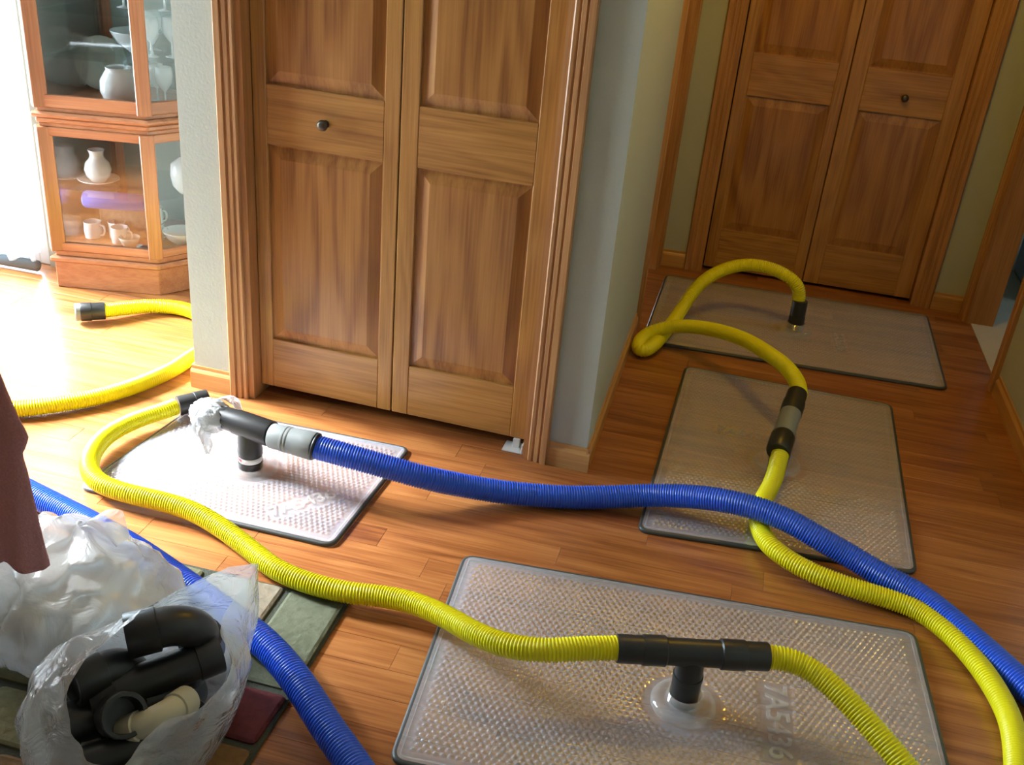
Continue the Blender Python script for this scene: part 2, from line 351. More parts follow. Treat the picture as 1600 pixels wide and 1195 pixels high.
# patio door and rear window (real openings that light the room)
pd = empty('window_1', (-3.455, 2.50, 0), label='white framed patio door in the left wall', cat='window', kind='structure')
link('frame', boxes('frame', [(-.05, .05, -.75, -.69, 0, 2.1), (-.05, .05, .69, .75, 0, 2.1), (-.05, .05, -.69, .69, 2.04, 2.1), (-.05, .05, -.69, .69, 0, .05), (-.03, .03, -.04, .04, .05, 2.04)], .004), M['frame_w'], pd)
for s in (-1, 1): box('pane', (-.004, .004, min(.04*s, .69*s), max(.04*s, .69*s), .05, 2.04), M['glass'], pd)
rw = empty('window_2', (-2.98, 3.37, 0), label='white framed glass door behind the white curtain', cat='window', kind='structure')
link('frame', boxes('frame', [(-.37, -.32, -.04, .04, 0, 2.1), (.32, .37, -.04, .04, 0, 2.1), (-.32, .32, -.04, .04, 2.04, 2.1), (-.32, .32, -.04, .04, 0, .05)], .004), M['frame_w'], rw)
box('pane', (-.32, .32, -.004, .004, .05, 2.04), M['glass'], rw)

# ------------------------------------------------------------------ baseboards and casings
def base_prof(t, h): return [(0, 0), (-t, 0), (-t, h * .72), (-t * .75, h * .80), (-t * .45, h * .86), (-t * .4, h), (0, h)]
def baseboard_x(name, x0, x1, mat, lab, h=.078, t=.012, loc=CL, rz=CR, y=0.0):
    pr = base_prof(t, h); n = len(pr)
    vs = [(x0, y + a, b) for a, b in pr] + [(x1, y + a, b) for a, b in pr]
    fs = [tuple(range(n)), tuple(range(n, 2*n))[::-1]] + [(i, n+i, n+(i+1) % n, (i+1) % n) for i in range(n)]
    return tag(link(name, fix(mesh(name, vs, fs)), mat, None, loc=loc, rz=rz), lab, 'baseboard', kind='structure')
def baseboard_y(name, y0, y1, x, side, mat, lab, h=.078, t=.012):
    pr = base_prof(t, h); n = len(pr)
    vs = [(x - side * a, y0, b) for a, b in pr] + [(x - side * a, y1, b) for a, b in pr]
    fs = [tuple(range(n)), tuple(range(n, 2*n))[::-1]] + [(i, n+i, n+(i+1) % n, (i+1) % n) for i in range(n)]
    return tag(link(name, fix(mesh(name, vs, fs)), mat), lab, 'baseboard', kind='structure')
baseboard_x('baseboard_left', -1.31, -1.17, M['base_h'], 'short oak baseboard left of the front closet')
baseboard_x('baseboard_corner', -0.117, 0.012, M['base_h'], 'short oak baseboard right of the front closet')
baseboard_y('baseboard_hall_left', 2.582, 3.69, HALLL, 1, M['base_y'], 'oak baseboard along the left hallway wall')
baseboard_y('baseboard_right', -2.0, 3.68, RX, -1, M['base_y'], 'oak baseboard along the right hallway wall')
baseboard_y('baseboard_closet_side', 2.63, 3.80, -1.585, -1, M['base_y'], 'oak baseboard on the closet side wall')
baseboard_x('baseboard_end_left', -.28, -.157, M['base_h'], 'oak baseboard left of the far closet', loc=(0, FY, 0), rz=0)
baseboard_x('baseboard_end_right', .937, 1.075, M['base_h'], 'oak baseboard right of the far closet', loc=(0, FY, 0), rz=0)
def casing_prof(w):   # fluted oak casing, x across, -y towards the viewer
    return [(0, 0), (0, -.010), (.004, -.013), (w*.20, -.013), (w*.24, -.010), (w*.30, -.010), (w*.34, -.015), (w*.52, -.016), (w*.56, -.012), (w*.62, -.012), (w*.66, -.018), (w - .004, -.019), (w, -.015), (w, 0)]
def casing(name, x_in, sgn, w, top, lab, loc, rz, num):
    """upright whose inner edge is x_in and that widens to sgn"""
    pr = [(x_in + sgn * a, b) for a, b in casing_prof(w)]
    return pr
def trim_set(name, xl, xr, w, top, lab, loc, rz, jamb, parent_mat=M['trim']):
    t = empty(name, loc, rz, label=lab, cat='door casing', kind='structure')
    for xi, sg in ((xl, -1), (xr, 1)):
        pr = [(xi + sg * a, b) for a, b in casing_prof(w)]
        link('casing', prism('casing', pr, 0, top + w), M['trim'], t)
        j0, j1 = sorted((xi, xi - sg * .018)); box('jamb', (j0, j1, -.002, jamb, 0, top), M['trim'], t)
    pr = casing_prof(w); n = len(pr)
    vs = [(xl, b, top + a) for a, b in pr] + [(xr, b, top + a) for a, b in pr]
    fs = [tuple(range(n)), tuple(range(n, 2*n))[::-1]] + [(i, n+i, n+(i+1) % n, (i+1) % n) for i in range(n)]
    link('head_casing', fix(mesh('head_casing', vs, fs)), M['oak_h'], t)
    box('head_jamb', (xl, xr, 0, jamb, top - .018, top), M['oak_h'], t)
    return t
trim_set('trim_1', -1.107, -.175, .060, 2.055, 'fluted oak casing around the front bifold closet', CL, CR, .12)
trim_set('trim_2', -.093, .873, .062, 2.055, 'oak casing around the far bifold closet', (0, FY, 0), 0, .12)
trim_set('trim_3', -4.44, -3.775, .065, 2.05, 'oak casing around the left hallway door', (HALLL, 0, 0), PI/2 * -1 + PI, .11)
trim_set('trim_4', 3.765, 4.405, .065, 2.05, 'oak casing around the right hallway doorway', (RX, 0, 0), -PI/2 + PI * 0, .11)
# the two side casings are laid out along the hall: rotate local x onto world y
bpy.data.objects['trim_3'].rotation_euler = (0, 0, -PI/2 + PI); bpy.data.objects['trim_3'].location = (HALLL, 0, 0)
for o in list(bpy.data.objects['trim_3'].children):
    for v in o.data.vertices: v.co.x = -v.co.x
    # local x -> world y, local -y -> world +x
bpy.data.objects['trim_3'].rotation_euler = (0, 0, PI/2)
for o in bpy.data.objects['trim_4'].children:
    for v in o.data.vertices: v.co.x = -v.co.x
bpy.data.objects['trim_4'].rotation_euler = (0, 0, -PI/2)

# ------------------------------------------------------------------ bifold doors
def raised_panel(name, x0, x1, z0, z1, yf):
    """yf = face of the leaf (towards -y); a raised field with sloped borders"""
    rec, fld, ins = yf + .011, yf + .002, .040
    loops = [(0, rec), (.006, rec), (ins, fld), (ins + .003, fld)]
    vs = []; fs = []
    for i, y in loops: vs += [(x0+i, y, z0+i), (x1-i, y, z0+i), (x1-i, y, z1-i), (x0+i, y, z1-i)]
    for k in range(len(loops)-1):
        for j in range(4): fs.append((k*4+j, k*4+(j+1) % 4, k*4+4+(j+1) % 4, k*4+4+j))
    n = len(vs); fs.append((n-4, n-3, n-2, n-1))
    vs += [(x0, yf+.03, z0), (x1, yf+.03, z0), (x1, yf+.03, z1), (x0, yf+.03, z1)]
    for j in range(4): fs.append((j, (j+1) % 4, n+(j+1) % 4, n+j))
    fs.append((n, n+1, n+2, n+3))
    return fix(mesh(name, vs, fs))
def leaf(parent, x0, x1, sl, sr, zb, zt, rails, knob=None):
    """rails: z of (bottom rail top, mid rail bottom, mid rail top, top rail bottom)"""
    lf = empty('door_leaf'); lf.parent = parent
    T = .034; a, b, c, d = rails; xl, xr = x0 + sl, x1 - sr
    for u, v in ((x0, xl), (xr, x1)): box('stile', (u, v, 0, T, zb, zt), M['oak_v'], lf, .0022)
    for u, v in ((zb, a), (b, c), (d, zt)): box('rail', (xl, xr, .0006, T, u, v), M['oak_h'], lf, .0022)
    for u, v in ((a, b), (c, d)): link('panel', raised_panel('panel', xl, xr, u, v, 0.0), M['oak_panel'], lf)
    if knob:
        k = link('knob', lathe('knob', [(.0001, -.032), (.008, -.032), (.014, -.028), (.016, -.022), (.013, -.015), (.007, -.010), (.006, -.004), (.011, 0), (.0001, 0)], 20), M['bronze'], lf)
        k.location = (knob[0], 0, knob[1]); k.rotation_euler = (-PI/2, 0, 0)
        k.data.transform(Matrix.Scale(-1, 4, (0, 0, 1))); k.rotation_euler = (PI/2, 0, 0)
    return lf
d1 = empty('door_1', (CL[0] + .045 * math.sin(-CR), CL[1] + .045, 0), CR, label='front oak bifold closet door with four raised panels and a dark knob', cat='door', kind='structure')
leaf(d1, -1.087, -.642, .043, .045, .034, 2.03, (.203, .822, .992, 1.86), knob=(-.862, .905))
leaf(d1, -.638, -.195, .052, .055, .034, 2.03, (.203, .822, .992, 1.86))
link('pivot_bracket', boxes('pivot_bracket', [(-.262, -.197, -.035, .025, .001, .005), (-.202, -.197, -.035, .025, .005, .03), (-.235, -.215, -.01, .01, .005, .034)], .0008), M['steel'], d1, label='white metal pivot bracket')
d2 = empty('door_2', (0, 4.54, 0), 0, label='far oak bifold closet door at the end of the hallway', cat='door', kind='structure')
leaf(d2, -.070, .377, .050, .046, .016, 2.03, (.200, .800, .977, 1.86))
leaf(d2, .381, .852, .066, .070, .016, 2.03, (.202, .798, .975, 1.86), knob=(.616, .873))
box('backing', (-.09, .87, .06, .08, 0, 2.05), M['dark'], d2)  # dark sheet added behind the leaves for the closet's shade
d3 = empty('door_3', (HALLL - .075, 4.11, 0), PI/2, label='closed oak door in the left hallway wall', cat='door', kind='structure')
leaf(d3, -.315, .315, .1, .1, .012, 2.03, (.23, .85, 1.02, 1.88))

# ------------------------------------------------------------------ drying mats
def bil(q, u, v):
    a, b, c, d = [Vector((*p, 0)) for p in q]     # near-left, near-right, far-right, far-left
    return a.lerp(b, u).lerp(d.lerp(c, u), v)
def round_loop(q, inset, rad=0.035, n=6):
    P = [Vector((*p, 0)) for p in q]; C = sum(P, Vector()) / 4; out = []
    for i in range(4):
        p, pa, pb = P[i], P[i-1], P[(i+1) % 4]
        e1 = (pa - p).normalized(); e2 = (pb - p).normalized()
        p = p + e1 * inset + e2 * inset; r = max(.004, rad - inset)
        for k in range(n + 1):
            t = k / n; s, e = p + e1 * r, p + e2 * r
            out.append((s.lerp(p, t)).lerp(p.lerp(e, t), t))
    return out
def drying_mat(q, lab, port, text_at, text_ang, text_h, code, cell=.0155, res=4):
    root = empty('drying_mat', ((q[0][0]+q[2][0])/2, (q[0][1]+q[2][1])/2, 0), label=lab, cat='drying mat', group='clear vacuum drying mats on the floor')
    o = root.location.copy(); q = [(x - o.x, y - o.y) for x, y in q]
    w = (Vector(q[1]) - Vector(q[0])).length; d = (Vector(q[3]) - Vector(q[0])).length
    nu, nv = int(w / cell * res), int(d / cell * res * 1.1)
    port_l = Vector((port[0] - o.x, port[1] - o.y, 0)); ta = Vector((text_at[0] - o.x, text_at[1] - o.y, 0))
    ca, sa = math.cos(text_ang), math.sin(text_ang)
    ZT = .011; vs = []; fs = []; ins = .016
    for j in range(nv + 1):
        for i in range(nu + 1):
            u = i / nu; v = j / nv
            U = (ins + u * (w - 2*ins)) / w; V = (ins + v * (d - 2*ins)) / d
            p = bil(q, U, V); x, y = U * w, V * d
            row = y / (cell * .88); k = round(row); fx = (x / cell + (.5 if k % 2 else 0)); fx -= round(fx); fy = (row - k) * .88
            h = .0050 * max(0, 1 - (fx*fx + fy*fy) / .20)
            e = min(x, w - x, y, d - y); h *= min(1, max(0, (e - .028) / .012))
            rp = (p - port_l).length; h *= min(1, max(0, (rp - .085) / .015))
            t = p - ta; tx, ty = t.x*ca + t.y*sa, -t.x*sa + t.y*ca
            if abs(tx) < text_h * 2.3 and abs(ty) < text_h * .75: h = 0
            rc = .02
            sag = .0015 * noise.noise(Vector((p.x*5, p.y*5, o.x)))
            vs.append((p.x, p.y, ZT + h + sag))
    for j in range(nv):
        for i in range(nu):
            a = j*(nu+1)+i; fs.append((a, a+1, a+nu+2, a+nu+1))
    link('dimpled_sheet', mesh('dimpled_sheet', vs, fs, True), M['mat'], root)
    # rounded rim: a dark seal around a smooth clear border
    prof = [(0.0, .0005), (-.0015, .005), (.000, .0095), (.004, .0115), (.0085, .0115)]
    loops = [(round_loop(q, i), z) for i, z in prof]; n = len(loops[0][0]); vs = []; fs = []
    for lp, z in loops: vs += [(p.x, p.y, z) for p in lp]
    for k in range(len(loops)-1):
        for j in range(n): fs.append((k*n+j, k*n+(j+1) % n, (k+1)*n+(j+1) % n, (k+1)*n+j))
    link('edge_seal', fix(mesh('edge_seal', vs, fs, True)), M['rim'], root, label='dark edge seal')
    lo, li = round_loop(q, .0085), round_loop(q, .019, .030); vs = [(p.x, p.y, .0116) for p in lo] + [(p.x, p.y, .0116) for p in li]
    link('clear_border', mesh('clear_border', vs, [(j, (j+1) % n, n+(j+1) % n, n+j) for j in range(n)], True), M['mat'], root)
    pt = link('clear_port', lathe('clear_port', [(.072, .011), (.071, .019), (.064, .026), (.052, .028), (.044, .024), (.038, .024), (.037, .045), (.0345, .045), (.0345, .014)], 40), M['port'], root)
    pt.location = port_l
    cu = bpy.data.curves.new('raised_number', 'FONT'); cu.body = code; cu.size = text_h * 1.35; cu.extrude = .0018; cu.bevel_depth = .0007; cu.align_x = 'CENTER'; cu.align_y = 'CENTER'
    tmp = bpy.data.objects.new('tmp', cu); COL.objects.link(tmp); bpy.context.view_layer.update()
    me = bpy.data.meshes.new_from_object(tmp.evaluated_get(bpy.context.evaluated_depsgraph_get())); bpy.data.objects.remove(tmp); bpy.data.curves.remove(cu)
    me.name = 'raised_number'; me.materials.clear()
    tx = link('raised_number', me, M['emboss'], root); tx.location = (ta.x, ta.y, .0135); tx.rotation_euler = (0, 0, text_ang)
    return root
MAT4 = [(-.448 - .005, 1.365), (.668, 1.445), (.630, 2.142), (-.501, 2.059)]
drying_mat(MAT4, 'nearest clear dimpled drying mat under the black pipe tee, lower centre', (.097, 1.711), (.298, 1.725), PI/2 * -1 + math.radians(4), .052, '7A5436')
MAT1 = [(-1.565, 1.982), (-.826, 1.974), (-.800, 2.508), (-1.512, 2.500)]
drying_mat(MAT1, 'bright clear drying mat in front of the closet under the grey cuffed tee', (-1.181, 2.237), (-.975, 2.12), math.radians(50), .045, '7A5436')
MAT2 = [(-.085, 2.328), (.661, 2.397), (.682, 3.419), (-.053, 3.432)]
drying_mat(MAT2, 'middle clear drying mat lying lengthwise in the hallway', (.286, 2.838), (.18, 2.985), math.radians(-4), .042, '7A5436')
MAT3 = [(-.236, 3.588), (.900, 3.634), (.915, 4.386), (-.224, 4.357)]
drying_mat(MAT3, 'farthest clear drying mat in front of the far closet', (.344, 3.957), (.52, 3.90), math.radians(-86), .042, '7A5436')

# ------------------------------------------------------------------ hoses
YR, BR = .0262, .0335
def hose(name, ctrl, r, mat, lab, cat='hose', group=None):
    root = empty(name, (ctrl[0][0], ctrl[0][1], 0), label=lab, cat=cat, group=group); o = Vector(root.location)
    tube = link('corrugated_tube', corrugated('corrugated_tube', [Vector(p) - o for p in ctrl], r), mat, root)
    return root, o
def cuff(root, o, a, b, r, mat, lab='black end cuff', over=.0):
    a = Vector(a) - o; b = Vector(b) - o; L_ = (b - a).length
    pr = [(0, r*.80), (0, r*.98), (.003, r), (L_*.55, r), (L_*.55 + .001, r*1.06), (L_ - .003, r*1.06), (L_, r*1.02), (L_, r*.8), (L_*.75, r*.78)]
    me = stepped('end_cuff', a, b, pr, 28); auto_sharp(me, 35)
    return link('end_cuff', me, mat, root, label=lab)
A = [(-1.523,2.410,.048),(-1.537,2.378,0.048),(-1.583,2.304,0.046),(-1.611,2.202,0.045),(-1.596,2.105,0.045),(-1.555,2.025,0.045),(-1.488,1.973,0.045),(-1.394,1.957,0.045),(-1.303,1.958,0.044),(-1.205,1.948,0.042),(-1.105,1.914,0.038),(-1.000,1.861,0.036),(-0.905,1.806,0.040),(-0.810,1.780,0.043),(-0.711,1.776,0.044),(-0.620,1.788,0.047),(-0.537,1.774,0.060),(-.446,1.726,.083),(-.372,1.670,.108),(-.290,1.624,.135),(-.207,1.619,.150),(-.137,1.643,.155),(-.060,1.672,.155)]
h, o = hose('yellow_hose', A, YR, M['yellow'], 'yellow corrugated hose curling around the bright mat to the nearest tee')
cuff(h, o, (-1.517, 2.417, .048), (-1.455, 2.485, .049), .0305, M['black'])
B = [(.235,1.749,.155),(.297,1.758,.155),(.338,1.749,.150),(.379,1.731,.140),(.440,1.688,.120),(.492,1.644,.100),(.542,1.599,.080),(.585,1.558,.060),(.63,1.50,.045),(.67,1.42,.032),(.70,1.33,.028),(.72,1.2,.028)]
hose('yellow_hose', B, YR, M['yellow'], 'yellow corrugated hose leaving the nearest tee towards the lower right')
C1 = [(.335,3.970,.105),(.335,3.977,.150),(.325,3.977,.185),(.291,3.977,.215),(.219,4.001,.235),(.116,4.014,.235),(.020,3.975,.210),(-.047,3.922,.170),(-.087,3.874,.120),(-.118,3.800,.065),(-.150,3.652,.045),(-.180,3.510,.040),(-.212,3.440,.034),(-.236,3.455,.034),(-.234,3.520,.047),(-.192,3.558,.072),(-.106,3.566,.104),(.012,3.505,.140),(.127,3.372,.180),(.213,3.213,.210),(.276,3.110,.215),(.313,3.035,.200),(.320,2.985,.184)]
h, o = hose('yellow_hose', C1, YR, M['yellow'], 'yellow corrugated hose arching from the far mat and looping back to the middle mat')
cuff(h, o, (.342, 3.966, .135), (.344, 3.958, .020), .0305, M['black'], 'black end cuff standing in the port')
C2 = [(.279,2.735,.106),(.275,2.711,.098),(.273,2.673,.078),(0.260,2.610,0.055),(0.240,2.537,0.045),(0.232,2.445,0.044),(0.255,2.350,0.044),(0.304,2.293,0.044),(0.377,2.252,0.042),(0.474,2.232,0.036),(0.570,2.226,0.030),(.646,2.203,.028),(.712,2.130,.028),(.757,2.042,.028),(.785,1.954,.028),(.797,1.868,.028),(.790,1.772,.028),(.772,1.664,.028),(.751,1.562,.028),(.74,1.40,.028)]
hose('yellow_hose', C2, YR, M['yellow'], 'yellow corrugated hose running from the middle tee beneath the blue hose to the right edge')
E_ = [(-1.00,2.197,.152),(-.976,2.196,.150),(-.885,2.200,.140),(-.780,2.216,.120),(-.677,2.239,.095),(-.579,2.283,.065),(-.477,2.320,.045),(-.374,2.354,.036),(-.270,2.385,.035),(-.166,2.420,.040),(-.062,2.444,.055),(.043,2.438,.080),(.129,2.419,.100),(.215,2.405,.105),(.301,2.385,.100),(.388,2.356,.082),(.474,2.334,.060),(.556,2.299,.045),(.634,2.262,.039),(.704,2.192,.036),(.766,2.110,.035),(.824,2.028,.035),(.877,1.947,.035),(.934,1.850,.035),(.96,1.72,.035)]
h, o = hose('blue_hose', E_, BR, M['blue'], 'long blue corrugated hose crossing from the grey cuff to the right edge')
ga, gb = Vector((-1.103, 2.203, .152)) - o, Vector((-.972, 2.196, .150)) - o
me = stepped('end_cuff', ga, gb, [(0, .028), (0, .033), (.004, .0345), (.040, .0355), (.041, .0365), (.046, .0365), (.047, .0355), (.052, .0355), (.053, .0365), (.058, .0365), (.059, .0358), (.10, .0385), (.128, .0395), (.131, .0385), (.131, .034)], 32)
auto_sharp(me, 35); link('end_cuff', me, M['grey'], h, label='grey end cuff')
me = stepped('black_ring', Vector((-.974, 2.196, .150)) - o, Vector((-.965, 2.1962, .1485)) - o, [(0, .034), (0, .0385), (.006, .0385), (.008, .034)], 32); link('cuff_ring', me, M['black'], h, label='black cuff ring')
F_ = [(-2.02,1.97,.035),(-1.889,1.945,.035),(-1.747,1.915,.035),(-1.638,1.885,.035),(-1.507,1.846,.036),(-1.362,1.794,.045),(-1.218,1.733,.056),(-1.079,1.670,.060),(-.951,1.613,.060),(-.830,1.557,.060),(-.745,1.504,.060),(-.666,1.443,.056),(-.590,1.378,.047),(-.519,1.321,.042),(-.450,1.260,.038),(-.38,1.17,.036)]
hose('blue_hose', F_, BR, M['blue'], 'blue corrugated hose running behind the plastic bags to the bottom edge')
G_ = [(-2.125,2.947,.040),(-2.068,3.018,.035),(-2.002,3.081,.030),(-1.914,3.108,.028),(-1.846,3.093,.028),(-1.74,3.04,.028),(-1.665,2.94,.028),(-1.655,2.85,.028),(-1.668,2.769,.028),(-1.677,2.659,.028),(-1.716,2.533,.028),(-1.777,2.419,.028),(-1.852,2.334,.028),(-1.933,2.266,.028),(-2.043,2.212,.028),(-2.16,2.18,.028)]
h, o = hose('yellow_hose', G_, YR, M['yellow'], 'yellow corrugated hose on the sunlit floor before the china cabinet')
cuff(h, o, (-2.118, 2.953, .040), (-2.185, 2.905, .042), .0315, M['black'])
me = stepped('cuff_mouth', Vector((-2.182, 2.907, .042)) - o, Vector((-2.215, 2.883, .043)) - o, [(0, .028), (0, .031), (.018, .032), (.022, .029), (.020, .024)], 28); auto_sharp(me, 35); link('cuff_mouth', me, M['grey'], h, label='grey open mouth of the cuff')

# ------------------------------------------------------------------ pipe tees
def tee(loc, axis, prof, stem, lab, mats, tilt=0.0):
    """axis: unit direction of the run through loc; stem: profile of (z, r) straight down from the run"""
    root = empty('pipe_tee', (loc[0], loc[1], 0), label=lab, cat='pipe fitting'); c = Vector((0, 0, loc[2])); ax = Vector(axis).normalized()
    for nm, mt, pr, lb in prof:
        t0 = pr[0][0]; a = c + ax * t0
        me = stepped(nm, a, a + ax, [(t - t0, r) for t, r in pr], 30); auto_sharp(me, 30); link(nm, me, mt, root, label=lb)
    z0 = stem[0][0]
    me = stepped('stem', (0, 0, z0), (0, 0, z0 - 1), [(z0 - z, r) for z, r in stem], 30); auto_sharp(me, 30); link('stem', me, M['black'], root)
    return root
t4 = tee((.095, 1.711, .155), (.307, .080, 0), [
    ('run', M['black'], [(-.065, .026), (-.065, .0292), (.065, .0292), (.065, .026)], None),
    ('coupling', M['black'], [(-.108, .026), (-.108, .032), (-.105, .0328), (-.060, .0328), (-.057, .030), (-.057, .027)], None),
    ('coupling', M['black'], [(.057, .027), (.057, .030), (.060, .0328), (.108, .0328), (.111, .032), (.111, .026)], None),
    ('nipple', M['black'], [(-.162, .0275), (-.162, .030), (-.159, .0305), (-.100, .0305), (-.100, .027)], None),
    ('nipple', M['black'], [(.100, .027), (.100, .0305), (.157, .0305), (.160, .030), (.160, .0275)], None)],
    [(.150, .026), (.130, .0295), (.096, .0300), (.095, .0325), (.084, .0325), (.083, .0315), (.022, .0315), (.019, .030), (.019, .02)],
    'black pipe tee standing in the nearest mat, joining two yellow hoses', None)
t1 = tee((-1.181, 2.2265, .152), (.134, -.026, -.002), [
    ('run', M['black'], [(-.075, .028), (-.075, .0325), (-.042, .0330), (-.041, .0355), (.072, .0365), (.076, .035), (.076, .029)], None),
    ('nipple', M['black'], [(-.115, .027), (-.115, .030), (-.070, .0305), (-.070, .028)], None)],
    [(.148, .028), (.125, .0325), (.085, .0335), (.080, .0350), (.064, .0345), (.063, .0325), (.042, .0325), (.041, .0345), (.022, .0345), (.022, .025)],
    'dark pipe tee on the bright mat with one end wrapped in plastic', None)
me = lathe('label_band', [(.0330, .044), (.0336, .044), (.0336, .060), (.0330, .060)], 30); b_ = link('label_band', me, M['label_w'], t1, label='white paper band'); 
vs = []; fs = []
for k in range(9):
    a = -2.75 + k * .11
    for z in (.050, .059): vs.append((.0341*math.cos(a), .0341*math.sin(a), z))
for k in range(8): fs.append((2*k, 2*k+2, 2*k+3, 2*k+1))
link('label_mark', mesh('label_mark', vs, fs, True), M['label_r'], t1, label='red mark on the paper band')
ax2 = Vector((.320 - .275, 2.989 - 2.711, .185 - .100)).normalized()
t2 = tee((.288, 2.838, .142), tuple(ax2), [
    ('run', M['black'], [(-.115, .028), (-.115, .034), (-.110, .0365), (-.045, .0365), (-.040, .034), (-.030, .030)], None),
    ('run_sleeve', M['grey'], [(-.050, .028), (-.050, .0325), (.070, .0325), (.070, .028)], 'grey middle sleeve'),
    ('coupling', M['black'], [(.064, .028), (.064, .034), (.068, .0345), (.112, .0345), (.113, .0315), (.160, .0315), (.160, .027)], None)],
    [(.135, .026), (.115, .0300), (.060, .0300), (.058, .032), (.019, .0315), (.019, .02)],
    'black and grey pipe tee on the middle hallway mat', None)

# plastic wrap on the open tee end
def blob(name, n_u, n_v, fn):
    vs = []; fs = []
    for j in range(n_v + 1):
        for i in range(n_u):
            vs.append(fn(2*PI*i/n_u, PI*j/n_v))
    for j in range(n_v):
        for i in range(n_u): fs.append((j*n_u+i, j*n_u+(i+1) % n_u, (j+1)*n_u+(i+1) % n_u, (j+1)*n_u+i))
    bm_me = mesh(name, vs, fs, True); bm = bmesh.new(); bm.from_mesh(bm_me); bmesh.ops.remove_doubles(bm, verts=bm.verts, dist=1e-5); bmesh.ops.recalc_face_normals(bm, faces=bm.faces); bm.to_mesh(bm_me); bm.free(); return bm_me
def ridged(p, s): return 1 - abs(noise.noise(Vector(p) * s)) * 2
wr = empty('plastic_wrap', (-1.31, 2.25, 0), label='crumpled white plastic wrapped over the open end of the tee', cat='plastic wrap')
def wf(a, b):
    d = Vector((math.sin(b)*math.cos(a), math.sin(b)*math.sin(a), math.cos(b)))
    r = Vector((.062*d.x, .050*d.y, .045*d.z)); k = 1 + .20 * ridged(d, 2.3) - .10 + .06*noise.noise(d*6)
    return Vector((.002, -.005, .150)) + Matrix.Rotation(math.radians(-15), 3, 'Z') @ (r * k)
link('wrap', blob('wrap', 40, 24, wf), M['wrap'], wr)
def strip(name, ctr, widths, nrm, wob=.006, thick=.002):
    P = catmull(ctr, 8); n = len(P); vs = []; fs = []; m = 7
    for i, p in enumerate(P):
        t = i/(n-1); k = t*(len(widths)-1); a = int(min(k, len(widths)-2)); w = widths[a]*(1-(k-a)) + widths[a+1]*(k-a)
        for j in range(m):
            s = j/(m-1) - .5; vs.append(p + Vector(nrm)*w*s + Vector((0, -1, .3))*(wob*math.sin(s*9 + t*3) - abs(s)*w*.5))
    for i in range(n-1):
        for j in range(m-1): fs.append((i*m+j, i*m+j+1, (i+1)*m+j+1, (i+1)*m+j))
    return mesh(name, vs, fs, True)
link('wrap_tail', strip('wrap_tail', [(.00, -.045, .150), (-.005, -.062, .125), (.012, -.070, .095), (.022, -.068, .062)], [.05, .055, .045, .012], (.9, .2, -.35)), M['wrap'], wr)
link('wrap_fold', strip('wrap_fold', [(-.02, .02, .175), (.015, .035, .188), (.045, .04, .178), (.07, .03, .160)], [.03, .05, .05, .03], (.2, .9, -.2)), M['wrap'], wr)

# ------------------------------------------------------------------ stone patterned rug
rug = empty('rug', (-1.36, 1.33, 0), label='dark rug with a pattern of carved stone blocks at lower left', cat='rug')
box('rug_backing', (-.66, .655, -.43, .46, .0004, .007), M['rug_base'], rug, .003)
rr = random.Random(11)
rows = [(.142, .452), (-.012, .132), (-.165, -.022), (-.425, -.175)]
plan = {0: [(.508, .650, 'green'), (.30, .498, 'beige'), (.06, .29, 'olive'), (-.2, .05, 'green'), (-.43, -.21, 'beige'), (-.65, -.44, 'brown')],
        1: [(.46, .650, 'maroon'), (.26, .45, 'maroon'), (.02, .25, 'olive'), (-.22, .01, 'beige'), (-.45, -.23, 'brown'), (-.65, -.46, 'green')],
        2: [(.52, .650, 'brown'), (.27, .51, 'brown'), (.085, .26, 'olive'), (-.13, .075, 'maroon'), (-.4, -.14, 'olive'), (-.65, -.41, 'beige')],
        3: [(.44, .650, 'olive'), (.20, .43, 'brown'), (-.02, .19, 'brown'), (-.25, -.03, 'green'), (-.48, -.26, 'brown'), (-.65, -.49, 'maroon')]}
for r, (y0, y1) in enumerate(rows):
    for x0, x1, c in plan[r]:
        n = 10; P = []
        j = lambda s: rr.uniform(-s, s)
        pts = [(x0 + .004 + j(.003), y0 + .004 + j(.003)), (x1 - .004 + j(.003), y0 + .004 + j(.003)), (x1 - .004 + j(.003), y1 - .004 + j(.003)), (x0 + .004 + j(.003), y1 - .004 + j(.003))]
        q = round_loop(pts, 0, .012, 2); q2 = round_loop(pts, .007, .012, 2); m_ = len(q)
        vs = [(p.x, p.y, .006) for p in q] + [(p.x, p.y, .0115) for p in q] + [(p.x, p.y, .0145) for p in q2]
        fs = [tuple(range(2*m_, 3*m_))] + [(k*m_+i, k*m_+(i+1) % m_, (k+1)*m_+(i+1) % m_, (k+1)*m_+i) for k in range(2) for i in range(m_)]
        link('rug_block', fix(mesh('rug_block', vs, fs)), M['rug_' + c], rug)

